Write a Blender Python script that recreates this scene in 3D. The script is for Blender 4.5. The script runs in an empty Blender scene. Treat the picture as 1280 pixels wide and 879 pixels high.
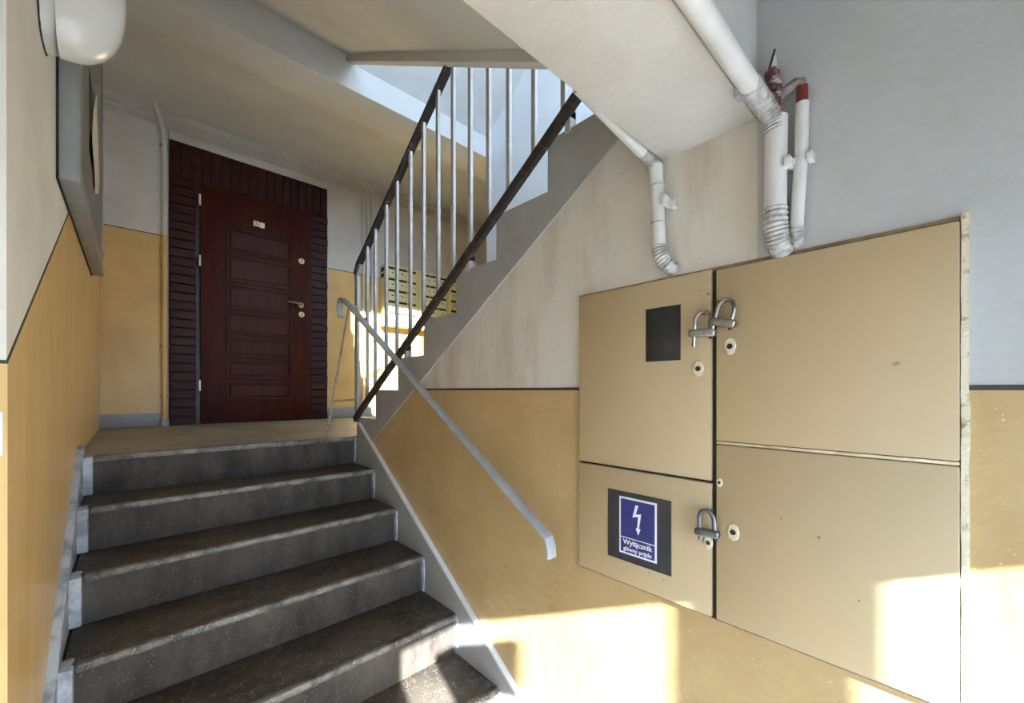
import bpy, bmesh, math, random
from mathutils import Vector, Matrix

# ------------------------------------------------------------------ camera, sky, sun, exposure
E = 1.48                                   # eye height above the entrance floor
C = bpy.context.scene.collection
scn = bpy.context.scene
random.seed(7)

cam_d = bpy.data.cameras.new('camera'); cam = bpy.data.objects.new('camera', cam_d); C.objects.link(cam)
cam.location = (0, 0, E)
cam.rotation_euler = (math.radians(90), 0, math.radians(-43))
cam_d.sensor_fit = 'HORIZONTAL'; cam_d.sensor_width = 36.0
cam_d.lens = 36.0 * 510.0 / 1280.0
cam_d.shift_y = 48.5 / 1280.0
cam_d.clip_start = 0.01
scn.camera = cam
scn.cycles.max_bounces = 14; scn.cycles.diffuse_bounces = 10

SUN = Vector((0.28, 1.0, -0.48)).normalized()
world = bpy.data.worlds.new('sky'); scn.world = world; world.use_nodes = True
wt = world.node_tree; wt.nodes.clear()
wo = wt.nodes.new('ShaderNodeOutputWorld'); wb = wt.nodes.new('ShaderNodeBackground')
wb.inputs['Color'].default_value = (0.46, 0.68, 1.0, 1.0)     # clear even blue daylight
wb.inputs['Strength'].default_value = 24.0
wt.links.new(wb.outputs[0], wo.inputs[0])

sl = bpy.data.lights.new('sun', 'SUN'); sl.energy = 90.0; sl.angle = math.radians(0.6); sl.color = (0.88, 0.94, 1.0)
so = bpy.data.objects.new('sun', sl); C.objects.link(so); so.location = (-3, -8, 6)
so.rotation_euler = SUN.to_track_quat('-Z', 'Y').to_euler()

def portal(name, loc, sx, sy):             # sampling aid at an opening: adds no light of its own
    d = bpy.data.lights.new(name, 'AREA'); d.shape = 'RECTANGLE'; d.size = sx; d.size_y = sy
    d.cycles.is_portal = True
    o = bpy.data.objects.new(name, d); C.objects.link(o); o.location = loc
    o.rotation_euler = (math.radians(90), 0, 0)
    o.rotation_euler = Vector((0, 1, 0)).to_track_quat('-Z', 'Z').to_euler()
    return o
portal('portal_entrance', (0.44, -1.2, E - 0.53), 1.25, 1.65)
portal('portal_landing', (0.585, -1.45, E + 2.5), .95, 2.15)
portal('portal_landing', (1.875, -1.45, E + 2.5), .5, 2.15)

scn.view_settings.view_transform = 'Standard'; scn.view_settings.look = 'None'
scn.view_settings.gamma = 1.0; scn.view_settings.use_curve_mapping = False
scn.view_settings.exposure = 0.0

# ------------------------------------------------------------------ materials
def lin(r, g, b):
    f = lambda c: (c/255)/12.92 if c/255 <= 0.04045 else (((c/255)+0.055)/1.055)**2.4
    return (f(r), f(g), f(b), 1.0)

def mat(name, col, rough=0.6, metal=0.0, col2=None, nscale=6.0, nmix=(0.35, 0.65), stretch=(1,1,1), bump=0.0, bscale=60.0,
        spots=None, sp_scale=40.0, sp_thr=0.12, spec=0.5, big=None, big_scale=1.3, big_amt=0.5):
    m = bpy.data.materials.new(name); m.use_nodes = True
    nt = m.node_tree; N = nt.nodes; L = nt.links
    p = N['Principled BSDF']
    p.inputs['Roughness'].default_value = rough; p.inputs['Metallic'].default_value = metal
    p.inputs['Specular IOR Level'].default_value = spec
    geo = N.new('ShaderNodeNewGeometry')
    mp = N.new('ShaderNodeMapping'); mp.inputs['Scale'].default_value = stretch
    L.new(geo.outputs['Position'], mp.inputs['Vector'])
    src = None
    rgb = N.new('ShaderNodeRGB'); rgb.outputs[0].default_value = lin(*col); src = rgb.outputs[0]
    def mixin(fac, c):
        nonlocal src
        mx = N.new('ShaderNodeMix'); mx.data_type = 'RGBA'
        L.new(fac, mx.inputs[0]); L.new(src, mx.inputs[6]); mx.inputs[7].default_value = lin(*c)
        src = mx.outputs[2]
    if col2:
        nz = N.new('ShaderNodeTexNoise'); nz.inputs['Scale'].default_value = nscale; nz.inputs['Detail'].default_value = 6; nz.inputs['Roughness'].default_value = 0.62
        L.new(mp.outputs[0], nz.inputs['Vector'])
        mr = N.new('ShaderNodeMapRange'); mr.inputs[1].default_value = nmix[0]; mr.inputs[2].default_value = nmix[1]
        L.new(nz.outputs['Fac'], mr.inputs[0]); mixin(mr.outputs[0], col2)
    if big:
        nz = N.new('ShaderNodeTexNoise'); nz.inputs['Scale'].default_value = big_scale; nz.inputs['Detail'].default_value = 3
        L.new(geo.outputs['Position'], nz.inputs['Vector'])
        mr = N.new('ShaderNodeMapRange'); mr.inputs[1].default_value = 0.42; mr.inputs[2].default_value = 0.72; mr.inputs[4].default_value = big_amt
        L.new(nz.outputs['Fac'], mr.inputs[0]); mixin(mr.outputs[0], big)
    if spots:
        for k, sc in enumerate(spots):
            vo = N.new('ShaderNodeTexVoronoi'); vo.inputs['Scale'].default_value = sp_scale * (1.0 + 0.6*k)
            L.new(geo.outputs['Position'], vo.inputs['Vector'])
            mr = N.new('ShaderNodeMapRange'); mr.inputs[1].default_value = sp_thr*1.5; mr.inputs[2].default_value = sp_thr
            L.new(vo.outputs['Distance'], mr.inputs[0])
            nz = N.new('ShaderNodeTexNoise'); nz.inputs['Scale'].default_value = sp_scale*0.23
            L.new(geo.outputs['Position'], nz.inputs['Vector'])
            m2 = N.new('ShaderNodeMapRange'); m2.inputs[1].default_value = 0.48; m2.inputs[2].default_value = 0.6
            L.new(nz.outputs['Fac'], m2.inputs[0])
            mu = N.new('ShaderNodeMath'); mu.operation = 'MULTIPLY'
            L.new(mr.outputs[0], mu.inputs[0]); L.new(m2.outputs[0], mu.inputs[1]); mixin(mu.outputs[0], sc)
    L.new(src, p.inputs['Base Color'])
    if bump:
        nb = N.new('ShaderNodeTexNoise'); nb.inputs['Scale'].default_value = bscale; nb.inputs['Detail'].default_value = 5
        L.new(geo.outputs['Position'], nb.inputs['Vector'])
        bp = N.new('ShaderNodeBump'); bp.inputs['Strength'].default_value = bump; bp.inputs['Distance'].default_value = 0.01
        L.new(nb.outputs['Fac'], bp.inputs['Height']); L.new(bp.outputs[0], p.inputs['Normal'])
    return m

M = {}
M['white'] = mat('white_plaster', (206,203,198), 0.75, col2=(190,184,176), nscale=3.2, nmix=(.42,.72), bump=.22, bscale=38, big=(178,170,160), big_amt=.45)
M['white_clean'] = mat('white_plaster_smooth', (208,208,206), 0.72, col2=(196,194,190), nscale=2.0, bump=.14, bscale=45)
M['white_far'] = mat('white_plaster_lightened', (226,230,236), 0.7, col2=(218,221,225), nscale=2.0, bump=.1, bscale=45)  # plaster white lightened in place of more skylight on the far wall
M['white_left'] = mat('left_white_lightened', (234,231,224), 0.72, col2=(220,215,206), nscale=2.5, bump=.16, bscale=40)  # white raised to stand in for bounced sun on the left wall
M['white_darkened'] = mat('white_plaster_darkened', (180,182,184), 0.72, col2=(171,171,170), nscale=2.0, bump=.14, bscale=45)  # plaster white darkened to stand in for weaker light by the door
M['spine'] = mat('stained_plaster', (203,196,186), 0.75, col2=(176,160,144), nscale=2.6, nmix=(.45,.75), stretch=(1,3.2,.7), bump=.3, bscale=30)
M['ceil'] = mat('ceiling_paint', (204,202,198), 0.8, col2=(192,189,183), nscale=2.0, bump=.12, bscale=40)
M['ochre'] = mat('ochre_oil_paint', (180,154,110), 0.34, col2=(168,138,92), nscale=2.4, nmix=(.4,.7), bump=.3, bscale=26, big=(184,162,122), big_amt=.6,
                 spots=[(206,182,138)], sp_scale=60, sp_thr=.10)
M['ochre_left'] = mat('ochre_oil_paint_streaked_lit', (230,194,132), 0.30, col2=(216,176,112), nscale=5.0, stretch=(1,1.6,.35), bump=.10, bscale=20)  # streaked ochre, lightened in colour in place of bounced sun
M['ochre_back'] = mat('ochre_oil_paint_dull', (216,180,114), 0.4, col2=(198,162,98), nscale=3.0, bump=.12, bscale=25, spots=[(226,200,150)], sp_scale=18, sp_thr=.08)
M['grey_paint'] = mat('grey_oil_paint', (158,157,156), 0.42, col2=(146,144,142), nscale=5, bump=.08, bscale=40)
M['line'] = mat('dark_paint_line', (58,50,46), 0.6)
M['terrazzo'] = mat('dark_terrazzo', (84,76,67), 0.55, spec=.3, col2=(54,48,42), nscale=5, nmix=(.38,.68), bump=.10, bscale=150,
                    spots=[(152,144,132), (30,28,26), (118,98,78)], sp_scale=135, sp_thr=.24)
M['riser'] = mat('grimy_riser', (82,73,64), 0.65, spec=.25, col2=(46,40,35), nscale=7, nmix=(.34,.68), stretch=(1.3,1,.5), bump=.10, bscale=120,
                 spots=[(104,100,96), (40,38,36)], sp_scale=130, sp_thr=.2)
M['nosing'] = mat('worn_terrazzo_edge', (122,114,102), 0.5, col2=(64,58,51), nscale=16, nmix=(.4,.62), bump=.2, bscale=160,
                  spots=[(168,161,150), (52,48,45)], sp_scale=150, sp_thr=.25)
M['landing'] = mat('landing_terrazzo', (150,145,136), 0.55, spec=.3, col2=(116,111,103), nscale=3, nmix=(.4,.7), bump=.05, bscale=90, spots=[(168,156,136),(92,84,74)], sp_scale=120, sp_thr=.2)
M['skirt'] = mat('flaking_plaster_skirting', (176,176,178), 0.7, col2=(128,128,132), nscale=14, nmix=(.45,.62), bump=.35, bscale=60)
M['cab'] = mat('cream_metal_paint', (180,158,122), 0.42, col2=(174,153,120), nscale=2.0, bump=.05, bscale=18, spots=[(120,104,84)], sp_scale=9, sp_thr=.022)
M['cab_edge'] = mat('cream_paint_edge', (222,206,176), 0.45, col2=(196,172,134), nscale=20)
M['cab_line_chip'] = mat('brown_shade_line_and_chips', (112,92,70), 0.7, col2=(150,128,98), nscale=30)  # brown for the painted shadow line round the doors, and for chips
M['cab_line_chip2'] = mat('faint_paint_scuff', (146,130,104), 0.6)
M['keyplate'] = mat('painted_key_plate', (206,194,168), 0.6, col2=(168,150,120), nscale=90, nmix=(.55,.65), bump=.3, bscale=120)
M['flake'] = mat('flaking_cream_frame', (212,200,176), 0.7, col2=(160,140,112), nscale=40, nmix=(.58,.68), bump=.5, bscale=70)
M['dark_gap'] = mat('dark_gap', (40,32,24), 0.8)
M['black_glass'] = mat('dark_glass', (24,26,26), 0.3, col2=(38,40,40), nscale=8)
M['charcoal'] = mat('charcoal_plate', (56,56,58), 0.35, col2=(40,40,44), nscale=12, stretch=(1,3,.6))
M['blue'] = mat('sign_blue', (44,48,112), 0.35)
M['sign_white'] = mat('sign_white', (226,226,234), 0.45)
M['steel'] = mat('padlock_steel', (176,174,170), 0.28, 1.0, col2=(120,114,106), nscale=30)
M['steel_dull'] = mat('padlock_steel_dull', (128,130,134), 0.4, .85, col2=(104,104,106), nscale=30)
M['pipe'] = mat('white_pipe_paint', (214,213,212), 0.4, col2=(200,198,194), nscale=8)
M['hose'] = mat('corrugated_grey_foil', (190,189,186), 0.5, col2=(140,138,134), nscale=50, nmix=(.42,.6), bump=.25, bscale=120)
M['red'] = mat('red_primer', (128,44,30), 0.5, col2=(104,34,26), nscale=30)
M['redwrap'] = mat('dark_red_wrap', (92,48,46), 0.65, col2=(176,168,164), nscale=70, nmix=(.5,.66), bump=.5, bscale=120)
M['greywrap'] = mat('grey_wrapped_cable', (150,140,134), 0.7, col2=(104,92,86), nscale=60, bump=.4, bscale=140)
M['bar'] = mat('grey_railing_paint', (174,174,172), 0.38, .0, col2=(156,154,150), nscale=20)
M['rail_dark'] = mat('worn_dark_rail', (58,50,46), 0.45, .3, col2=(116,108,102), nscale=34, nmix=(.56,.7))
M['hand'] = mat('grey_handrail_paint', (174,174,174), 0.4, .1, col2=(156,154,152), nscale=16)
M['rod'] = mat('rusty_grey_rod', (150,140,128), 0.5, .3, col2=(120,88,62), nscale=40, nmix=(.5,.65))
M['brick'] = mat('oxblood_clinker', (56,17,13), 0.5, spec=.25, col2=(42,12,10), nscale=9)
M['mortar'] = mat('dark_mortar', (70,44,39), 0.8)
M['door'] = mat('mahogany_door', (72,25,14), 0.5, spec=.18, col2=(46,15,9), nscale=7, stretch=(4,1,.45), bump=.04, bscale=50)
M['door_dark'] = mat('mahogany_jamb', (38,14,11), 0.4)
M['brass'] = mat('old_brass', (138,124,98), 0.35, .8)
M['ivory'] = mat('ivory_plate', (226,218,206), 0.4)
M['hinge'] = mat('hinge_white_metal', (214,210,204), 0.35, .3)
M['mail'] = mat('cream_mailbox_paint', (226,212,150), 0.38)
M['mail_door'] = mat('cream_mailbox_door', (232,220,164), 0.36)
M['label'] = mat('paper_label', (236,232,220), 0.6)
M['ink'] = mat('dark_ink', (60,58,58), 0.6)
M['board'] = mat('grey_cabinet_enamel', (150,152,152), 0.32, col2=(138,140,140), nscale=6)
M['board_in'] = mat('grey_cabinet_recess', (126,124,118), 0.4)
M['paper'] = mat('torn_paper', (226,222,214), 0.7, col2=(206,200,190), nscale=30)
M['globe'] = mat('opal_lamp_glass', (228,228,226), 0.22, spec=.6)
M['lampbase'] = mat('white_lamp_base', (216,217,216), 0.4)
M['switch'] = mat('white_switch_plastic', (232,232,228), 0.35)
M['pave'] = mat('outdoor_pavement', (104,106,110), 0.85, col2=(88,90,94), nscale=2)
M['frame'] = mat('white_door_frame', (206,206,202), 0.45)
M['floor'] = mat('entrance_tiles', (176,174,170), 0.5, col2=(160,158,154), nscale=4, spots=[(190,186,180),(120,116,112)], sp_scale=120, sp_thr=.22)

gl = bpy.data.materials.new('clear_pane'); gl.use_nodes = True
_n = gl.node_tree.nodes; _n.clear()
_o = _n.new('ShaderNodeOutputMaterial'); _t = _n.new('ShaderNodeBsdfTransparent'); _g = _n.new('ShaderNodeBsdfGlossy'); _x = _n.new('ShaderNodeMixShader')
_g.inputs['Roughness'].default_value = 0.02; _x.inputs[0].default_value = 0.06; _t.inputs[0].default_value = (.97,.98,.97,1)
gl.node_tree.links.new(_t.outputs[0], _x.inputs[1]); gl.node_tree.links.new(_g.outputs[0], _x.inputs[2]); gl.node_tree.links.new(_x.outputs[0], _o.inputs[0])
M['glass'] = gl

# ------------------------------------------------------------------ mesh helpers (heights are given relative to the eye)
class MB:
    def __init__(s): s.b = bmesh.new()
    def box(s, x0, x1, y0, y1, z0, z1, bev=0.0, seg=2):
        t = bmesh.new(); bmesh.ops.create_cube(t, size=1.0)
        for v in t.verts:
            v.co = Vector(((x0+x1)/2 + v.co.x*abs(x1-x0), (y0+y1)/2 + v.co.y*abs(y1-y0), (z0+z1)/2 + v.co.z*abs(z1-z0)))
        if bev: bmesh.ops.bevel(t, geom=t.edges[:], offset=bev, segments=seg, affect='EDGES', profile=.5)
        s.merge(t); return s
    def merge(s, t, mx=None):
        if mx is not None: bmesh.ops.transform(t, matrix=mx, verts=t.verts[:])
        me = bpy.data.meshes.new('tmp'); t.to_mesh(me); t.free(); s.b.from_mesh(me); bpy.data.meshes.remove(me)
    def prism(s, pts, axis, a0, a1, bev=0.0, seg=2):
        """pts: polygon in the two other axes (order x,y,z without axis)"""
        def P(p, a):
            if axis == 'x': return Vector((a, p[0], p[1]))
            if axis == 'y': return Vector((p[0], a, p[1]))
            return Vector((p[0], p[1], a))
        t = bmesh.new()
        A = [t.verts.new(P(p, a0)) for p in pts]; B = [t.verts.new(P(p, a1)) for p in pts]
        t.faces.new(A); t.faces.new(B[::-1]); n = len(pts)
        for i in range(n): t.faces.new((A[i], B[i], B[(i+1) % n], A[(i+1) % n]))
        bmesh.ops.recalc_face_normals(t, faces=t.faces[:])
        if bev: bmesh.ops.bevel(t, geom=t.edges[:], offset=bev, segments=seg, affect='EDGES', profile=.5)
        s.merge(t); return s
    def tube(s, path, r, n=12, caps=True):
        path = [Vector(p) for p in path]; rs = r if isinstance(r, (list, tuple)) else [r]*len(path)
        t = bmesh.new(); rings = []; prev = None
        for i, p in enumerate(path):
            d = (path[min(i+1, len(path)-1)] - path[max(i-1, 0)]).normalized()
            if prev is None:
                up = Vector((0,0,1)) if abs(d.z) < .9 else Vector((0,1,0))
                u = d.cross(up).normalized()
            else:
                u = (prev - d*prev.dot(d)).normalized()
            prev = u; w = d.cross(u)
            rings.append([t.verts.new(p + (u*math.cos(2*math.pi*k/n) + w*math.sin(2*math.pi*k/n))*rs[i]) for k in range(n)])
        for a, b in zip(rings, rings[1:]):
            for k in range(n): t.faces.new((a[k], a[(k+1) % n], b[(k+1) % n], b[k]))
        if caps: t.faces.new(rings[0][::-1]); t.faces.new(rings[-1])
        bmesh.ops.recalc_face_normals(t, faces=t.faces[:]); s.merge(t); return s
    def strap(s, path, w, th, side=Vector((1,0,0)), bev=0.0):
        """flat bar swept along path; width along side"""
        path = [Vector(p) for p in path]; t = bmesh.new(); rings = []
        for i, p in enumerate(path):
            d = (path[min(i+1, len(path)-1)] - path[max(i-1, 0)]).normalized()
            nrm = d.cross(side).normalized()
            rings.append([t.verts.new(p + side*(a*w/2) + nrm*(b*th/2)) for a, b in ((-1,-1),(1,-1),(1,1),(-1,1))])
        for a, b in zip(rings, rings[1:]):
            for k in range(4): t.faces.new((a[k], a[(k+1) % 4], b[(k+1) % 4], b[k]))
        t.faces.new(rings[0][::-1]); t.faces.new(rings[-1])
        bmesh.ops.recalc_face_normals(t, faces=t.faces[:])
        if bev: bmesh.ops.bevel(t, geom=[e for e in t.edges if e.calc_face_angle(0) > .6], offset=bev, segments=2, affect='EDGES', profile=.5)
        s.merge(t); return s
    def ell(s, c, r, power=2.0, half=None, n=28, m=18):
        t = bmesh.new(); bmesh.ops.create_uvsphere(t, u_segments=n, v_segments=m, radius=1.0)
        if half == 'x': bmesh.ops.bisect_plane(t, geom=t.verts[:]+t.edges[:]+t.faces[:], plane_co=(0,0,0), plane_no=(1,0,0), clear_inner=True)
        for v in t.verts:
            q = v.co
            if power != 2.0:
                L = (abs(q.x)**power + abs(q.y)**power + abs(q.z)**power)**(1/power); q = q/L
            v.co = Vector((c[0]+q.x*r[0], c[1]+q.y*r[1], c[2]+q.z*r[2]))
        s.merge(t); return s
    def mesh(s, name, m, origin, smooth=35):
        for v in s.b.verts: v.co.z += E
        for v in s.b.verts: v.co -= origin
        me = bpy.data.meshes.new(name); s.b.to_mesh(me); s.b.free(); me.materials.append(M[m] if isinstance(m, str) else m)
        if smooth:
            for p in me.polygons: p.use_smooth = True
            me.set_sharp_from_angle(angle=math.radians(smooth))
        return me
    def build(s, name, m, parent=None, smooth=35):
        zs = [v.co for v in s.b.verts]
        lo = Vector([min(c[i] for c in zs) for i in range(3)]); hi = Vector([max(c[i] for c in zs) for i in range(3)])
        org = Vector(((lo.x+hi.x)/2, (lo.y+hi.y)/2, lo.z + E))
        me = s.mesh(name, m, org, smooth)
        o = bpy.data.objects.new(name, me); C.objects.link(o)
        o.location = org
        if parent is not None:
            o.parent = parent; o.location = org - WLOC[parent.name]
        WLOC[o.name] = org
        return o
WLOC = {}
def empty(name, loc):
    o = bpy.data.objects.new(name, None); C.objects.link(o); o.location = (loc[0], loc[1], loc[2]+E); o.empty_display_size = .1
    WLOC[o.name] = Vector(o.location); return o
def tag(o, label, cat, group=None):
    o['label'] = label; o['category'] = cat
    if group: o['group'] = group
    return o
def struct(o): o['kind'] = 'structure'; return o
def inst(name, me, org, parent):           # one more object on shared mesh data, placed at org (eye-relative z)
    o = bpy.data.objects.new(name, me); C.objects.link(o); w = Vector((org[0], org[1], org[2]+E))
    o.parent = parent; o.location = w - WLOC[parent.name]; WLOC[o.name] = w; return o
def box(name, m, x0, x1, y0, y1, z0, z1, parent=None, bev=0.0): return MB().box(x0,x1,y0,y1,z0,z1,bev).build(name, m, parent)
def text_mesh(body, size):
    c = bpy.data.curves.new('txt', 'FONT'); c.body = body; c.size = size; c.align_x = 'CENTER'; c.align_y = 'CENTER'; c.extrude = 0.0004; c.resolution_u = 3; c.offset = size*.016
    o = bpy.data.objects.new('txt', c); C.objects.link(o); bpy.context.view_layer.update()
    dg = bpy.context.evaluated_depsgraph_get(); me = bpy.data.meshes.new_from_object(o.evaluated_get(dg)); bpy.data.objects.remove(o); return me

# ------------------------------------------------------------------ dimensions
YS = 1.23
XL, XR, XF, XE = -0.175, 1.05, 2.13, 4.2      # left wall, spine wall face, far stair wall, corridor end
YB, YF = 4.35, -1.1                            # back wall, front wall
ZF = -1.48                                     # entrance floor
ZL = -0.287                                    # landing
R1, T1, Y1 = 0.1704, 0.275, 2.556              # entrance flight: riser, tread, landing edge
R2, T2 = 0.1705, 0.270
YU = lambda k: 2.56 - T2*(k-1)                 # riser face of upper step k
ZU = lambda k: .172 + R2*(k-3)                 # top of upper step k  (k=1..8)
ZH = ZU(8)                                     # half landing
ZTOP = 5.2

# ------------------------------------------------------------------ setting
struct(box('floor', 'floor', XL-.4, XE+.2, YF-.2, YB+.2, ZF-.2, ZF))
fl = struct(box('floor_landing', 'landing', XL-.2, XE+.2, Y1+.012, YB+.2, ZF, ZL))
MB().box(XL+.05, XR-.021, Y1-.006, Y1+.03, ZL-.028, ZL+.0008, .006).build('nosing', 'nosing', fl)
MB().box(XL, XR-.021, Y1+.002, Y1+.03, ZL-R1-.002, ZL-.024).build('riser', 'riser', fl)

# left wall with sloping ochre dado
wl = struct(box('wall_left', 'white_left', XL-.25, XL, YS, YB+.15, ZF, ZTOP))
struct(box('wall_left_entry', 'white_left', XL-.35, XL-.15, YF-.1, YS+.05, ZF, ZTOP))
dl = lambda y: .59*(y-1.144)
pts = [(YS-.0015, ZF), (YB, ZF), (YB, 1.25), (3.26, 1.25), (YS-.0015, dl(YS))]
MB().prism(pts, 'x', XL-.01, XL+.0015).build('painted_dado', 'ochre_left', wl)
e = .006
MB().prism([(YB,1.25),(3.26,1.25),(YS-.002,dl(YS)),(YS-.002,dl(YS)+e),(3.26,1.25+e),(YB,1.25+e)], 'x', XL-.01, XL+.002).build('painted_line', 'line', wl)

# back wall
wb_ = struct(box('wall_back', 'white', XL-.15, XE+.15, YB, YB+.15, ZL-.16, ZTOP))
for a, b in ((XL, .215), (1.475, XE)):
    MB().box(a, b, YB-.0015, YB+.01, ZL, 1.25).build('painted_dado', 'ochre_back', wb_)
    MB().box(a, b, YB-.002, YB+.01, 1.25, 1.257).build('painted_line', 'line', wb_)
b1 = struct(MB().box(XL, .205, YB-.014, YB+.005, ZL, -.182, .003).build('baseboard_back', 'grey_paint'))
b2 = struct(MB().box(1.475, XE, YB-.014, YB+.005, ZL, -.182, .003).build('baseboard_back', 'grey_paint'))

# spine wall under the upper flight, full height beside the entrance
prof = [(YF, ZF), (2.56, ZF)]
for k in range(1, 9): prof += [(YU(k), ZU(k)-R2 if k > 1 else ZL), (YU(k), ZU(k))]
prof += [(.62, ZH), (YF, ZH)]
wr = struct(MB().prism(prof, 'x', XR, XR+.12).build('wall_right', 'spine'))
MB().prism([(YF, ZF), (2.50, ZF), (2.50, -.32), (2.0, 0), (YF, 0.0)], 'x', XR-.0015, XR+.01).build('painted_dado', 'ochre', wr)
MB().box(XR-.0022, XR+.01, YF, 1.99, 0.0, 0.009).build('painted_line', 'line', wr)
# grey stepped string along the upper flight
zb = lambda y: .45 - .62*(y-1.126)
band = [(2.56, ZL-.04)]
for k in range(1, 8): band += [(YU(k)+.001, ZU(k)-R2 if k > 1 else ZL), (YU(k)+.001, ZU(k)+.001)]
band += [(YU(8), ZU(7)), (YU(8), ZU(7)+.03), (.62, ZU(7)+.03), (.62, zb(.62)), (2.48, zb(2.48)), (2.50, ZL-.04)]
MB().prism(band, 'x', XR-.006, XR+.01, .0015, 1).build('stair_string', 'grey_paint', wr)
# smoother upper right plaster; dimmer light near the door is put into its colour
MB().box(XR-.001, XR+.01, YF, .30, 0.009, ZH-.1).build('smooth_plaster', 'white_darkened', wr)

# far wall of the stair well, corridor beyond it
struct(box('wall_far', 'white_far', XF, XF+.12, YF, 2.59, ZF, ZTOP))
struct(box('wall_corridor', 'white', XF+.12, XE, 2.47, 2.59, ZL, ZTOP))
struct(box('wall_end', 'white', XE, XE+.15, 2.47, YB+.15, ZL, ZTOP))
# ceiling over the landing, beam in front of it
struct(box('ceiling', 'ceil', XL-.1, XE+.1, 2.62, YB+.1, 2.28, 2.43))
struct(MB().box(XL-.05, XE, 2.59, 2.885, 1.91, 2.43, .004).build('ceiling_beam', 'ceil'))
struct(MB().box(XL-.2, XR+.06, .302, .532, .622, ZH-.02, .004).build('ceiling_beam', 'white'))
# half landing
struct(box('floor_half_landing', 'landing', XL-.2, XF+.05, YF-.1, .62, .92, ZH))
struct(box('ceiling_top', 'ceil', XL-.1, XE+.1, YF-.3, YB+.1, ZTOP, ZTOP+.15))

# flights overhead
sof = lambda y: .85 + .5935*(y-.53)
p3 = [(.53, sof(.53)+.045), (2.60, sof(2.60)+.045), (2.60, 2.43)]
n3 = 8
for k in range(n3-1, 0, -1):
    y = 0.62 + .262*(k-.0); zt = ZH + R2*k
    p3 += [(y, zt), (y-.262, zt)] if k > 1 else [(y, zt), (.62-.0, zt)]
p3 += [(.62, ZH), (.53, ZH)]
fo = MB().prism(p3, 'x', XL-.05, 1.0).build('stair_flight_overhead', 'ceil'); struct(fo)
MB().prism([(.53, sof(.53)), (2.60, sof(2.60)), (2.60, sof(2.60)+.12), (.53, sof(.53)+.12)], 'x', .985, 1.03).build('edge_string', 'ceil', fo)
p4 = [(2.60, 2.07), (.60, 2.07+.63*2.0), (.60, 2.07+.63*2+.25), (2.60, 2.43)]
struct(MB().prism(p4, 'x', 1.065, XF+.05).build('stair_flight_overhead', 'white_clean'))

# front wall behind the viewer: glazed entrance door and sidelight, half-landing window above, second one added for fill
fw = struct(box('wall_front', 'white', XL-.4, XF+.2, YF-.2, YF, .30, 1.45))
for nm, a in (('pier', (XL-.4, -.16, YF-.2, YF, ZF, .30)), ('pier', (XR, XF+.2, YF-.2, YF, ZF, .30)),
              ('pier', (XL-.4, .12, YF-.2, YF, 1.45, 3.56)), ('pier', (1.05, 1.64, YF-.2, YF, 1.45, 3.56)), ('pier', (XF-.02, XF+.2, YF-.2, YF, 1.45, 3.56)),
              ('lintel', (XL-.4, XF+.2, YF-.2, YF, 3.56, ZTOP))):
    MB().box(*a).build(nm, 'white', fw)
d1 = struct(empty('door_1', (.3, YF, ZF)))
yo, yi = YF-.03, YF
for nm, a in (('stile', (-.16, .05, yo, yi, ZF, .30)), ('stile', (.598, .698, yo, yi, ZF, .30)), ('stile', (1.02, XR, yo, yi, ZF, .30)),
              ('head_rail', (.05, .598, yo, yi, .256, .30)), ('head_rail', (.698, 1.02, yo, yi, .256, .30)),
              ('bottom_rail', (.05, .598, yo, yi, ZF, ZF+.12)), ('bottom_rail', (.698, 1.02, yo, yi, ZF, ZF+.12))):
    MB().box(*a).build(nm, 'frame', d1)
for a, b in ((.05, .598), (.698, 1.02)): MB().box(a, b, YF-.018, YF-.012, ZF+.12, .256).build('pane', 'glass', d1)
MB().box(.207, .4365, YF-.011, YF-.009, -.07, .130).build('taped_notice', 'paper', d1)
for wi, (wa, wb2) in enumerate(((.12, 1.05), (1.64, XF-.02))):  # second window is unseen, added to brighten far wall and upper stairs
    w1 = struct(empty('window_%d' % (wi+1), ((wa+wb2)/2, YF, 1.45)))
    for nm, a in (('sill', (wa, wb2, YF-.16, YF-.05, 1.45, 1.49)), ('head', (wa, wb2, YF-.16, YF-.1, 3.52, 3.56)),
                  ('jamb', (wa, wa+.04, YF-.16, YF-.1, 1.49, 3.52)), ('jamb', (wb2-.04, wb2, YF-.16, YF-.1, 1.49, 3.52))):
        MB().box(*a).build(nm, 'frame', w1)
    MB().box(wa+.04, wb2-.04, YF-.135, YF-.13, 1.49, 3.52).build('pane', 'glass', w1)
struct(box('ground_outside', 'pave', -14, 14, -24, YF-.2, ZF-.3, ZF-.05))

# ------------------------------------------------------------------ entrance stairs
st = tag(empty('entrance_stairs', (.44, 1.6, ZF)), 'worn dark terrazzo stairs rising from the entrance to the landing', 'stairs')
for k in range(1, 7):
    y = Y1 - T1*k; z = ZL - R1*k
    s_ = MB().box(XL+.02 if k < 6 else XL-.15, XR-.005, y+.012, y+T1+.013, ZF, z-.024).build('step', 'riser', st)
    MB().box(XL+.03, XR-.018, y+.01, y+T1+.014, z-.03, z-.001, .003).build('tread', 'terrazzo', s_)
    MB().box(XL+.055, XR-.021, y-.006, y+.024, z-.026, z+.0006, .008, 3).build('nosing', 'nosing', s_)
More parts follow.
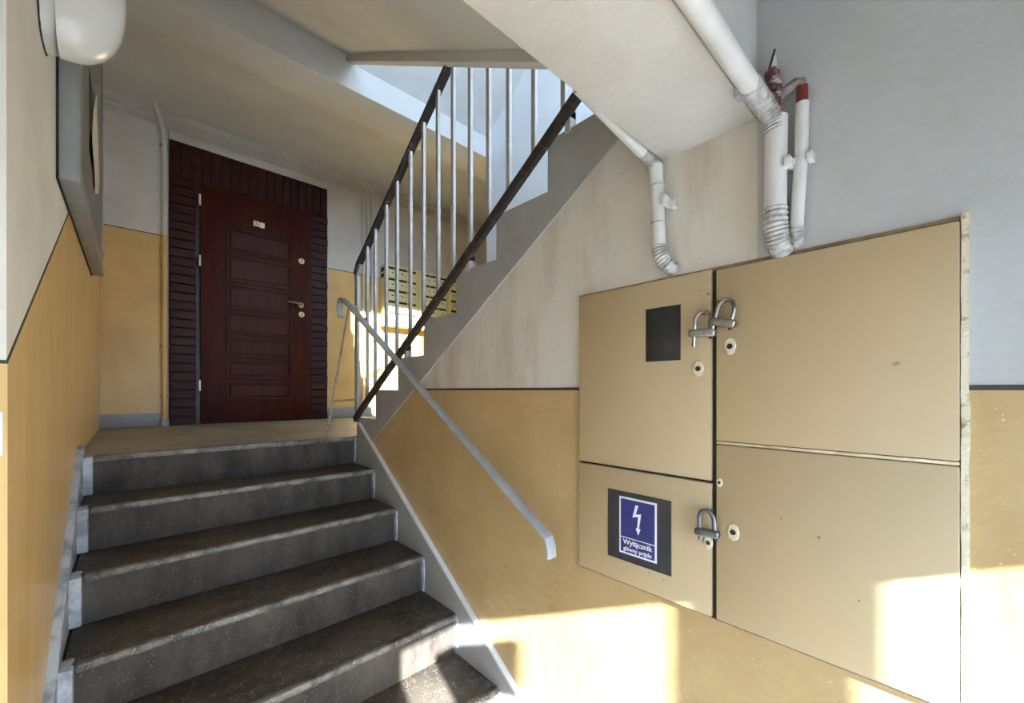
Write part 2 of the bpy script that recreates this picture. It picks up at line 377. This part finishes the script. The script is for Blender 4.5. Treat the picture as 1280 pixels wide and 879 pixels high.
# grey string board on the spine wall side
zs_ = lambda y: -.209 - .64*(2.502-y)
sb = MB().prism([(2.53, ZL-.02), (2.53, zs_(2.502)+.01), (2.50, zs_(2.50)), (.80, zs_(.80)), (.80, ZF), (1.1, ZF), (2.53, ZL-.2)], 'x', XR-.02, XR+.01, .003, 1).build('baseboard_right', 'grey_paint')
struct(sb)
MB().strap([(XR-.011, 2.50, zs_(2.50)+.004), (XR-.011, .80, zs_(.80)+.004)], .024, .010).build('cap_strip', 'pipe', sb)
for k in range(0, 7):                            # plaster lumps beside each riser
    y = Y1 - T1*k; z = ZL - R1*k
    MB().prism([(y+.03, z-.012), (y-.012, z-.012), (y-.016, z-.10), (y-.008, z-R1), (y+.03, z-R1)], 'x', XR-.028, XR-.012, .004, 1).build('plaster_patch', 'skirt', sb)
# flaking plaster skirting on the left wall
zl_ = lambda y: ZL + .03 - .62*(2.60-y)
sk = MB().prism([(2.66, ZL+.005), (2.62, ZL+.045), (2.56, zl_(2.56)+.02), (YS, zl_(YS)+.02), (YS, ZF), (1.3, ZF), (2.66, ZL-.2)], 'x', XL-.01, XL+.022, .005, 1).build('baseboard_left', 'skirt')
struct(sk)
for k in range(0, 5):
    y = Y1 - T1*k; z = ZL - R1*k
    MB().prism([(y+.05, z+.004), (y-.012, z-.004), (y-.020, z-.09), (y-.010, z-R1), (y+.05, z-R1)], 'x', XL+.0, XL+.052, .006, 2).build('plaster_patch', 'skirt', sk)

# ------------------------------------------------------------------ upper stairs
us = tag(empty('upper_stairs', (1.65, 1.6, ZL)), 'upper flight of terrazzo stairs behind the railing, rising from the landing', 'stairs')
for k in range(1, 9):
    y = YU(k); z = ZU(k)
    s_ = MB().box(XR+.1195, XF+.0005, y-T2-.03 if k < 8 else .60, y, max(z-R2-.03, ZL), z-.002).build('step', 'landing', us)
    MB().box(XR+.1195, XF+.0005, y-.03, y+.008, z-.028, z, .005).build('nosing', 'nosing', s_)

# ------------------------------------------------------------------ railing
XB = 1.036
rl = tag(empty('stair_railing', (XB, 2.5, ZL)), 'grey steel stair railing with upright bars and dark worn rails', 'railing')
tz = lambda y: .752 + .675*(2.555-y)
bz = lambda y: -.112 + .632*(2.454-y)
MB().strap([(XB,2.535,-.14), (XB,2.535,.66), (XB,2.54,.72), (XB,2.525,tz(2.525)-.03), (XB,2.49,tz(2.49)-.012)], .018, .042).build('newel', 'bar', rl)
MB().strap([(XB,2.545,tz(2.545)-.03), (XB,2.51,tz(2.51)), (XB,1.2,tz(1.2)), (XB,.62,tz(.62))], .036, .020).build('top_rail', 'rail_dark', rl)
MB().strap([(XB-.004,2.56,-.185), (XB-.004,2.46,bz(2.46)), (XB-.004,.60,bz(.60))], .022, .034).build('bottom_rail', 'rail_dark', rl)
for y in (2.385, 2.275, 2.135, 2.01, 1.867, 1.740, 1.612, 1.490, 1.366, 1.246, 1.128, .996, .861, .765):
    MB().box(XB-.007, XB+.007, y-.0095, y+.0095, bz(y)-.005, tz(y)-.004).build('baluster', 'bar', rl)
for k in (3, 5, 7):
    y = YU(k)-.09
    MB().box(XB+.004, XB+.035, y-.011, y+.011, ZU(k)-.01, bz(y)+.02).build('support_stud', 'bar', rl)
    MB().box(XB, XB+.034, y-.011, y+.011, bz(y)-.012, bz(y)+.012).build('support_stud', 'bar', rl)

# handrail on the spine wall
hr = tag(empty('handrail', (.985, .9, -.5)), 'sloping flat grey handrail with curled upper end along the ochre wall', 'handrail')
XH = .972
hz = lambda y: -.476 + .609*(y-.863)
path = [(XH+.006,.866,-.535), (XH,.862,-.500), (XH,.872,hz(.872)), (XH,.93,hz(.93)), (XH,1.7,hz(1.7)), (XH,2.45,hz(2.45)), (XH,2.56,hz(2.56)-.004)]
path = path[:7] + [(XH, 2.60, .575), (XH, 2.628, .575), (XH, 2.648, .556), (XH, 2.654, .526), (XH, 2.648, .494), (XH, 2.630, .462)]
MB().strap(path, .040, .011, bev=.002).build('rail', 'hand', hr)
for y in (1.15, 1.85): MB().tube([(XH,y,hz(y)-.004), (XR+.003,y*1.083,hz(y)*1.083-.006)], .006, 8).build('wall_lug', 'hand', hr)
MB().tube([(XH+.01,2.50,hz(2.50)-.002), (XB,2.515,hz(2.50)-.002)], .009, 8).build('fixing_bolt', 'hand', hr)
# slanting stay from the handrail to the landing
MB().tube([(.897,2.674,ZL-.003), (.972,2.50,hz(2.50)-.004)], .007, 8).build('stay_rod', 'rod', hr)
q = Vector((.897,2.674,ZL)).lerp(Vector((.972,2.50,hz(2.50))), .27)
MB().tube([q, (XB,2.53,q.z+.012)], .006, 8).build('cross_bar', 'rod', hr)
MB().tube([(XB,2.52,hz(2.50)-.07), (XB,2.385,hz(2.50)-.09)], .006, 8).build('cross_bar', 'rod', hr)

# ------------------------------------------------------------------ apartment door
tr = struct(empty('trim_1', (.84, YB, ZL)))
MB().box(.222, 1.462, YB-.012, YB+.01, ZL, 2.05).build('mortar_bed', 'mortar', tr)
def brick_mesh(w, h):
    b = MB().box(-w/2, w/2, -.014, .014, -h/2, h/2, .003, 1); me = b.mesh('brick', 'brick', Vector((0,0,E))); return me
rows = 28; zt0, zt1 = ZL, 1.752
ph = (zt1-zt0)/rows; hb = brick_mesh(.166, ph-.008); hb2 = brick_mesh(.158, ph-.008)
for i in range(rows):
    z = zt0 + ph*(i+.5)
    inst('brick', hb, (.312+random.uniform(-.002,.002), YB-.020+random.uniform(-.0025,.0025), z), tr)
    inst('brick', hb2, (1.380+random.uniform(-.002,.002), YB-.020+random.uniform(-.0025,.0025), z), tr)
pw = (1.459-.229)/18; vb = brick_mesh(pw-.008, .286)
for i in range(18): inst('brick', vb, (.229+pw*(i+.5), YB-.020+random.uniform(-.0025,.0025), 1.899), tr)
struct(MB().box(.222, 1.452, YB-.026, YB+.005, 2.048, 2.118, .003).build('trim_2', 'white'))

ad = struct(empty('door_2', (.85, YB, ZL)))
MB().box(.395, 1.302, YB-.026, YB+.005, ZL, 1.757).build('jamb', 'door_dark', ad)
lf = MB().box(.424, 1.288, YB-.055, YB-.020, ZL+.006, 1.742, .004).build('leaf', 'door', ad)
yl = YB-.055
def panel(x0, x1, z0, z1):
    p = MB().prism([(x0,z0),(x1,z0),(x1,z1),(x0,z1)], 'y', yl-.005, yl+.002, .003, 1).build('raised_panel', 'door', lf); return p
def mould(x0, x1, z0, z1, w=.016):
    b = MB()
    b.box(x0, x1, yl-.009, yl+.002, z0, z0+w, .004); b.box(x0, x1, yl-.009, yl+.002, z1-w, z1, .004)
    b.box(x0, x0+w, yl-.009, yl+.002, z0+w*.6, z1-w*.6, .004); b.box(x1-w, x1, yl-.009, yl+.002, z0+w*.6, z1-w*.6, .004)
    b.build('moulding', 'door', lf)
zz = [-.10, .09, .28, .48, .70, .94, 1.20, 1.44]
for i, (a, b_) in enumerate(zip(zz, zz[1:])):
    mould(.60, 1.12, a+.012, b_-.012)
    panel(.635, 1.085, a+.045, b_-.045)
for z in (1.60, 1.09, .04):
    MB().tube([(.418, YB-.062, z-.045), (.418, YB-.062, z+.045)], .009, 10).build('hinge', 'hinge', ad)
h = MB().tube([(1.200, yl+.002, .826), (1.200, yl-.012, .826)], .026, 20); h.build('handle_rosette', 'brass', lf)
MB().tube([(1.200, yl-.008, .826), (1.200, yl-.045, .826), (1.180, yl-.055, .828), (1.120, yl-.055, .835), (1.075, yl-.050, .836)], [.010,.010,.010,.009,.007], 10).build('handle', 'brass', lf)
for z in (.735, 1.252):
    r_ = MB().tube([(1.206, yl+.002, z), (1.206, yl-.012, z)], .026, 20).build('lock_rosette', 'brass', lf)
    MB().box(1.202, 1.210, yl-.0135, yl-.010, z-.012, z+.010).build('keyhole', 'dark_gap', lf)
n1 = MB().box(.806, .848, yl-.006, yl+.002, 1.490, 1.538, .002).build('number_plate', 'ivory', lf)
MB().box(.853, .895, yl-.006, yl+.002, 1.486, 1.534, .002).build('bell_plate', 'ivory', lf)
tm = text_mesh('2', .042); tm.materials.clear(); tm.materials.append(M['ink'])
to = bpy.data.objects.new('number', tm); C.objects.link(to); to.parent = lf
to.location = Vector((.827, yl-.0066, 1.514+E)) - WLOC[lf.name]; to.rotation_euler = (math.radians(90), 0, 0)

# ------------------------------------------------------------------ pipes and cables on the back wall
hp = tag(empty('riser_pipe', (.195, YB-.03, ZL)), 'thin vertical pipe painted white above and ochre below, left beside the brick door surround', 'pipe')
MB().tube([(.195,YB-.026,1.25), (.195,YB-.026,2.02), (.190,YB-.03,2.09), (.165,YB-.04,2.18), (.133,YB-.05,2.285)], .019, 14).build('pipe_upper', 'white', hp)
MB().tube([(.195,YB-.026,ZL), (.195,YB-.026,1.25)], .019, 14).build('pipe_lower', 'ochre_back', hp)
for z in (1.98, 1.02, .36, -.05): MB().box(.166, .224, YB-.034, YB+.002, z-.008, z+.008, .002).build('clamp', 'grey_paint', hp)
MB().tube([(.195,YB-.026,ZL-.002), (.195,YB-.026,ZL+.05)], .028, 14).build('foot_sleeve', 'skirt', hp)
nm = ('uppermost', 'second highest', 'third highest', 'lowest')
for i, z in enumerate((2.212, 2.188, 2.164, 2.140)):
    tag(MB().tube([(XL+.002,YB-.010,z), (.6,YB-.012,z+.003), (1.6,YB-.010,z-.002), (2.6,YB-.012,z+.004), (XE-.002,YB-.010,z)], .0085, 8).build('surface_cable', 'white'),
        'white painted surface cable running over the brown door, %s of four' % nm[i], 'cable', 'cables along the landing wall')
for i, x in enumerate((1.83, 1.88, 1.93)):
    tag(MB().tube([(x,YB-.022,2.22), (x,YB-.022,1.9), (x+.004,YB-.022,1.26), (x,YB-.022,ZL+.10)], .009, 8).build('vertical_cable', 'white'),
        'thin white vertical cable on the landing wall beside the cream mailboxes', 'cable', 'vertical cables beside the mailboxes')

# ------------------------------------------------------------------ mailboxes
slot_me = MB().box(-.052,.052,-.004,.004,-.011,.011).mesh('letter_slot', 'dark_gap', Vector((0,0,E)))
door_me = MB().box(-.056,.056,-.006,.006,-.044,.044,.003,1).mesh('mailbox_door', 'mail_door', Vector((0,0,E)))
lab_me = MB().box(-.024,.024,-.001,.001,-.014,.014).mesh('name_label', 'label', Vector((0,0,E)))
ink_me = MB().box(-.016,.016,-.0006,.0006,-.006,.006).mesh('label_print', 'ink', Vector((0,0,E)))
lock_me = MB().tube([(0,.003,0),(0,-.004,0)], .006, 8).mesh('lock', 'steel_dull', Vector((0,0,E)))
labs = ('cream mailbox unit of fifteen small doors standing nearest the brown apartment door',
        'cream mailbox unit of fifteen small doors between two others like it',
        'cream mailbox unit of fifteen small doors, half behind the stepped grey stair string')
for u in range(3):
    x0 = 2.03 + .412*u; x1 = x0 + .408
    mb_ = tag(empty('mailbox_unit', ((x0+x1)/2, 4.28, .716)), labs[u], 'mailbox', 'mailbox units on the landing wall')
    MB().box(x0, x1, 4.206, YB, .716, 1.392, .004).build('casing', 'mail', mb_)
    for r in range(5):
        for c in range(3):
            xc = x0 + .030 + .116*(c+.5); zc = 1.350 - .124*r
            inst('letter_slot', slot_me, (xc, 4.205, zc+.002), mb_)
            d_ = inst('mailbox_door', door_me, (xc, 4.204, zc-.058), mb_)
            inst('name_label', lab_me, (xc-.006, 4.1975, zc-.054), d_)
            inst('label_print', ink_me, (xc-.006, 4.1965, zc-.052), d_)
            inst('lock', lock_me, (xc+.040, 4.198, zc-.056), d_)
    if u == 0:
        for z in (1.335, 1.27): MB().box(x0-.002, x0+.004, 4.24, 4.31, z-.022, z+.022).build('side_opening', 'dark_gap', mb_)

# ------------------------------------------------------------------ meter cabinet
XC = 1.036
mc = tag(empty('meter_cabinet', (XC, .39, -.56)), 'cream painted steel meter cabinet with four doors, set in the spine wall', 'cabinet')
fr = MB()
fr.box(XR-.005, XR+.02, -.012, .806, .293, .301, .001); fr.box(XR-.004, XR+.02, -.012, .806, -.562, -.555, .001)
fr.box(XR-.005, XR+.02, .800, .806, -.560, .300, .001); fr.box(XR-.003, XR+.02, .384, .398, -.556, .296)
fr.build('frame', 'cab_line_chip', mc)  # thin brown strips painted as the shadow line round the doors
MB().box(XR-.004, XR+.02, -.012, .805, -.560, .296).build('gap_shadow_box', 'dark_gap', mc)
j = MB(); n = 26                                   # flaking right-hand post
rng = random.Random(3)
ptsL = [(-.0135 + rng.uniform(-.0007,.0007), -.565 + .868*i/n) for i in range(n+1)]
ptsR = [(-.0235 + rng.uniform(-.0012,.0012), -.565 + .868*i/n) for i in range(n, -1, -1)]
j.prism(ptsL + ptsR, 'x', XR-.011, XR+.01).build('flaking_post', 'flake', mc)
def cdoor(y0, y1, z0, z1):
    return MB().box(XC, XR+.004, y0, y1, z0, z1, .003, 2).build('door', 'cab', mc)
dUL = cdoor(.397, .800, -.222, .296); dLL = cdoor(.397, .800, -.555, -.228)
dUR = cdoor(-.012, .386, -.122, .291); dLR = cdoor(-.012, .386, -.555, -.131)
MB().box(XC+.002, XR+.004, -.012, .386, -.1295, -.1235, .001).build('seam_strip', 'cab_edge', mc)
wn = MB().box(XC-.002, XC+.006, .473, .570, .078, .222, .001).build('inspection_window', 'black_glass', dUL)
MB().box(XC-.0028, XC, .486, .515, .098, .128).build('meter_dial', 'charcoal', wn)
def keyplate(y, z, d, s=1.0):
    t = [(y + .0135*s*math.cos(a)*1.0, z + .021*s*math.sin(a)) for a in [2*math.pi*i/8 for i in range(8)]]
    k = MB().prism(t, 'x', XC-.003, XC+.004, .0015, 1).build('keyhole_plate', 'keyplate', d)
    MB().tube([(XC-.0036, y, z), (XC+.002, y, z)], .0065*s, 12).build('keyhole', 'dark_gap', k)
keyplate(.428, .054, dUL); keyplate(.354, .104, dUR); keyplate(.347, -.334, dLR); keyplate(.404, -.374, dLL, .8); keyplate(.378, -.222, dLR, .55)
def hasp(y, z, d):
    MB().tube([(XC+.004,y-.006,z), (XC-.012,y-.006,z), (XC-.016,y,z), (XC-.012,y+.006,z), (XC+.004,y+.006,z)], .0025, 8).build('hasp_loop', 'steel_dull', d)
hasp(.408, .188, dUL); hasp(.371, .212, dUR); hasp(.399, -.292, dLL)
MB().prism([(.0676+.006*math.cos(a), .049+.0032*math.sin(a)-.0018*math.cos(a)) for a in [2*math.pi*i/9 for i in range(9)]], 'x', XC-.0006, XC+.002).build('bare_patch', 'cab_line_chip2', dUR)
for d_, yy, zz_, rr in ((dUL, .404, .236, .004), (dUL, .425, .248, .0022), (dUR, .380, .238, .003), (dUR, .352, .228, .0025), (dLL, .560, -.500, .0022), (dLL, .520, -.507, .0022), (dLR, .25, -.28, .002), (dLR, .12, -.41, .002)):
    MB().prism([(yy+rr*math.cos(a)*(1+.4*math.sin(3*a)), zz_+rr*math.sin(a)) for a in [2*math.pi*i/8 for i in range(8)]], 'x', XC-.0005, XC+.002).build('paint_chip', 'cab_line_chip', d_)

# sign on the lower left door
sp = MB().box(XC-.0025, XC+.003, .497, .692, -.489, -.291, .0008, 1).build('sign_plate', 'charcoal', dLL)
MB().box(XC-.0034, XC-.002, .537, .652, -.467, -.305).build('sign_border', 'sign_white', sp)
MB().box(XC-.0042, XC-.003, .5425, .6465, -.4185, -.3105).build('sign_field', 'blue', sp)
MB().box(XC-.0042, XC-.003, .5425, .6465, -.4615, -.4215).build('sign_field', 'blue', sp)
yc = .5945
bolt = [(yc-.004,-.322),(yc+.005,-.322),(yc+.0145,-.358),(yc-.003,-.353),(yc-.0005,-.386),(yc+.0045,-.386),(yc-.0035,-.404),(yc-.0105,-.386),(yc-.0055,-.386),(yc-.0125,-.344),(yc+.004,-.348)]
MB().prism(bolt, 'x', XC-.0048, XC-.0038).build('lightning_bolt', 'sign_white', sp)
def sign_text(body, size, z, wmax):
    me = text_mesh(body, size); me.materials.clear(); me.materials.append(M['sign_white'])
    xs = [v.co.x for v in me.vertices]; sc = min(1.0, wmax/(max(xs)-min(xs)))
    for v in me.vertices: v.co.x *= sc
    o = bpy.data.objects.new('sign_text', me); C.objects.link(o); o.parent = sp
    o.location = Vector((XC-.0045, yc, z+E)) - WLOC[sp.name]
    o.rotation_euler = Matrix(((0,0,-1),(-1,0,0),(0,1,0))).to_euler()
sign_text('Wyłącznik', .0205, -.4325, .094)
sign_text('główny prądu', .0165, -.4515, .086)

# padlocks
def padlock(y, z, tilt, w, hgt, r, m, label, leg=.022):
    root = tag(empty('padlock', (XC-.016, y, z)), label, 'padlock', 'padlocks on the meter cabinet')
    def rt(py, pz): a = math.radians(tilt); return (XC-.017, y + py*math.cos(a) - pz*math.sin(a), z + py*math.sin(a) + pz*math.cos(a))
    hw = w*.30
    arc = [rt(hw, -.004-leg)] + [rt(hw, hgt*.55)]
    for a in range(20, 180, 20): arc.append(rt(hw*math.cos(math.radians(a)), hgt*.55 + (hgt*.45)*math.sin(math.radians(a))))
    arc += [rt(-hw, hgt*.55), rt(-hw, 0)]
    MB().tube(arc, r, 10).build('shackle', m, root)
    b = MB(); t = bmesh.new(); bmesh.ops.create_cube(t, size=1.0)
    for v in t.verts: v.co = Vector((v.co.x*.020, v.co.y*w, v.co.z*.019))
    bmesh.ops.bevel(t, geom=t.edges[:], offset=.006, segments=3, affect='EDGES', profile=.5)
    b.merge(t, Matrix.Translation(Vector(rt(0,0))) @ Matrix.Rotation(math.radians(tilt), 4, 'X'))
    bd = b.build('body', m, root)
    e = rt(-w*.32, -.0105); MB().tube([e, (e[0], e[1], e[2]-.004)], .004, 8).build('keyway', 'dark_gap', root)
    return root
padlock(.412, .140, 4, .064, .052, .0042, 'steel', 'shiny steel bar padlock with its rod poking out, on the door with the dark window', .030)
padlock(.366, .160, 14, .062, .054, .0046, 'steel', 'tilted steel padlock hanging on the upper door without a window')
padlock(.400, -.345, -3, .058, .054, .0052, 'steel_dull', 'dull grey padlock hanging beside the blue electricity sign', .014)

# ------------------------------------------------------------------ pipes under the beam and down the spine wall
def corr(path, r, n=24, amp=.0022, ring=14):           # corrugated hose along a smooth path
    P = [Vector(p) for p in path]; out = []; rs = []
    N_ = n*2
    for i in range(N_+1):
        f = i/N_*(len(P)-1); k = min(int(f), len(P)-2); t = f-k
        p0, p1, p2, p3_ = P[max(k-1,0)], P[k], P[k+1], P[min(k+2,len(P)-1)]
        q_ = .5*((2*p1) + (p2-p0)*t + (2*p0-5*p1+4*p2-p3_)*t*t + (3*p1-p0-3*p2+p3_)*t**3)
        out.append(q_); rs.append(r + (amp if i % 2 else -amp*.3))
    return MB().tube(out, rs, ring)
dp = tag(empty('insulated_pipe', (1.02, .256, .31)), 'thick white pipe along the beam, bending down the wall into a corrugated elbow', 'pipe')
MB().tube([(XL,.275,.615), (.3,.275,.615), (.915,.275,.615)], .0190, 20).build('pipe_run', 'pipe', dp)
corr([(.905,.275,.615), (.95,.274,.614), (.985,.268,.604), (1.008,.262,.585), (1.018,.257,.56)], .0200, 16).build('elbow', 'hose', dp)
MB().tube([(1.019,.2555,.588), (1.0205,.258,.39)], .0215, 20).build('down_pipe', 'pipe', dp)
corr([(1.0205,.258,.395), (1.021,.257,.36), (1.026,.255,.335), (1.036,.253,.318), (1.052,.250,.306)], .0220, 13).build('lower_elbow', 'hose', dp)
MB().box(1.000, 1.05, .226, .238, .472, .492, .002).build('clamp', 'pipe', dp)
MB().box(.905, .93, .285, .303, .60, .645, .003).build('strap', 'skirt', dp)
sp2 = tag(empty('small_pipe', (1.033, .215, .32)), 'slim white pipe with a red end, beside the thick corrugated pipe', 'pipe')
MB().tube([(1.034,.212,.605), (1.034,.2135,.50), (1.034,.222,.345)], .0125, 16).build('pipe', 'pipe', sp2)
MB().tube([(1.034,.2115,.640), (1.034,.212,.600)], .0105, 16).build('red_collar', 'red', sp2)
corr([(1.034,.222,.35), (1.036,.223,.335), (1.044,.224,.322), (1.054,.225,.315)], .0125, 8, .0012).build('lower_elbow', 'hose', sp2)
MB().tube([(1.034,.2115,.637), (1.033,.214,.650), (1.031,.222,.652), (1.026,.240,.642), (1.020,.254,.630)], .0100, 10).build('bent_link', 'greywrap', sp2)
MB().box(1.022, 1.052, .192, .203, .478, .496, .002).build('clamp', 'pipe', sp2); MB().box(1.022, 1.052, .222, .229, .478, .492, .002).build('clamp', 'pipe', sp2)
vw = tag(empty('wrapped_stub', (1.012, .268, .62)), 'dark red wrapped cable stub with a white tip above the thick pipe', 'cable')
corr([(1.016,.256,.600), (1.020,.258,.640), (1.024,.262,.675), (1.026,.266,.700)], .0125, 8, .0026, 10).build('wrapping', 'redwrap', vw)
MB().tube([(1.025,.264,.695), (1.026,.264,.714), (1.025,.261,.728)], [.0085,.008,.004], 10).build('tip', 'pipe', vw)
MB().tube([(1.016,.268,.700), (1.018,.258,.738)], .0022, 6).build('wire', 'dark_gap', vw)
p3p = tag(empty('drop_pipe', (1.025, .52, .32)), 'white pipe from under the beam down to the cabinet top beside the stepped string', 'pipe')
MB().tube([(.72,.558,.672), (1.00,.553,.628)], .0165, 16).build('pipe_run', 'pipe', p3p)
corr([(.985,.553,.629), (1.005,.552,.625), (1.020,.545,.612), (1.026,.538,.595)], .0170, 9, .0016).build('elbow', 'hose', p3p)
MB().tube([(1.026,.535,.600), (1.026,.527,.380)], .0175, 18).build('down_pipe', 'pipe', p3p)
corr([(1.026,.527,.385), (1.027,.524,.362), (1.030,.515,.342), (1.038,.505,.328), (1.053,.498,.318)], .0178, 11, .0016).build('lower_elbow', 'hose', p3p)
for z in (.545, .445): MB().tube([(1.026,.5305,z-.002), (1.026,.5305,z+.002)], .0188, 18).build('joint_ring', 'hose', p3p)
MB().box(1.006, 1.052, .500, .512, .482, .508, .002).build('clamp', 'pipe', p3p); MB().box(1.032, 1.052, .486, .502, .478, .498, .002).build('clamp', 'pipe', p3p)
MB().box(1.030, 1.052, .548, .556, .480, .498, .002).build('clamp', 'flake', p3p)

# ------------------------------------------------------------------ left wall: grey cabinet with torn paper, lamp, switch
y0, y1, z0, z1, xo = 1.93, 3.43, .675, 1.95, -.122
gc = tag(empty('wall_cabinet', (-.15, 2.68, z0)), 'long shallow grey metal wall cabinet hung beside the stairs under the lamp', 'cabinet')
MB().box(XL+.004, xo-.006, y0, y1, z0, z1, .004).build('case', 'board', gc)
MB().box(XL-.001, XL+.006, y0-.006, y1+.006, z0-.004, z1).build('gap_line', 'dark_gap', gc)
f_ = MB()
f_.box(xo-.008, xo, y0, y1, z0, z0+.07, .002); f_.box(xo-.008, xo, y0, y1, z1-.07, z1, .002)
f_.box(xo-.008, xo, y0, y0+.08, z0+.06, z1-.06, .002); f_.box(xo-.008, xo, y1-.07, y1, z0+.06, z1-.06, .002)
f_.build('front_frame', 'board', gc)
MB().box(xo-.007, xo-.005, y0+.07, y1-.06, z0+.06, z1-.06).build('front_panel', 'board_in', gc)
MB().tube([(xo+.004, y1-.03, z0+.13), (xo-.002, y1-.03, z0+.13)], .008, 10).build('knob', 'steel_dull', gc)
MB().box(xo-.006, xo-.0042, 2.40, 2.60, .98, 1.32).build('dark_opening', 'dark_gap', gc)
# paper curling away from the panel
b = bmesh.new(); ny = 8; g = []
outl = [(.93,2.66,2.74),(.96,2.52,2.86),(1.0,2.36,2.96),(1.04,2.42,3.04),(1.10,2.50,3.08),(1.18,2.57,3.06),(1.26,2.62,3.02),(1.33,2.66,2.97),(1.39,2.72,2.90)]
for i, (zz_, ya, yb_) in enumerate(outl):
    g.append([b.verts.new((xo - .004 + .005*math.sin(i*.9)*(1-k/ny) + .006*(1-k/ny), ya + (yb_-ya)*k/ny, zz_ + .006*math.sin(k*1.7+i))) for k in range(ny+1)])
for i in range(len(outl)-1):
    for k in range(ny): b.faces.new((g[i][k], g[i][k+1], g[i+1][k+1], g[i+1][k]))
r_ = bmesh.ops.extrude_face_region(b, geom=b.faces[:])
for v in [v for v in r_['geom'] if isinstance(v, bmesh.types.BMVert)]: v.co.x -= .0012
bmesh.ops.recalc_face_normals(b, faces=b.faces[:])
pm = MB(); pm.merge(b)
tag(pm.build('torn_paper', 'paper'), 'torn white paper sheet curling off the grey wall cabinet', 'paper')

lp = tag(empty('wall_lamp', (XL, 1.66, .93)), 'white opal wall lamp with a smooth rounded dome above the grey cabinet', 'lamp')
MB().ell((XL-.002, 1.665, 1.135), (.052, .108, .205), 3.2, 'x').build('base', 'lampbase', lp)
MB().ell((XL+.030, 1.66, 1.13), (.134, .101, .210), 2.4, 'x').build('globe', 'globe', lp)
MB().ell((XL+.001, 1.665, 1.135), (.006, .112, .209), 3.2, 'x').build('gasket', 'dark_gap', lp)

sw = tag(empty('light_switch', (XL-.04, YS, -.12)), 'small white light switch on the ochre wall', 'switch')
MB().box(XL-.085, XL-.003, YS-.010, YS+.001, -.125, -.040, .003).build('plate', 'switch', sw)
MB().box(XL-.068, XL-.020, YS-.014, YS-.008, -.11, -.06, .003).build('rocker', 'switch', sw)
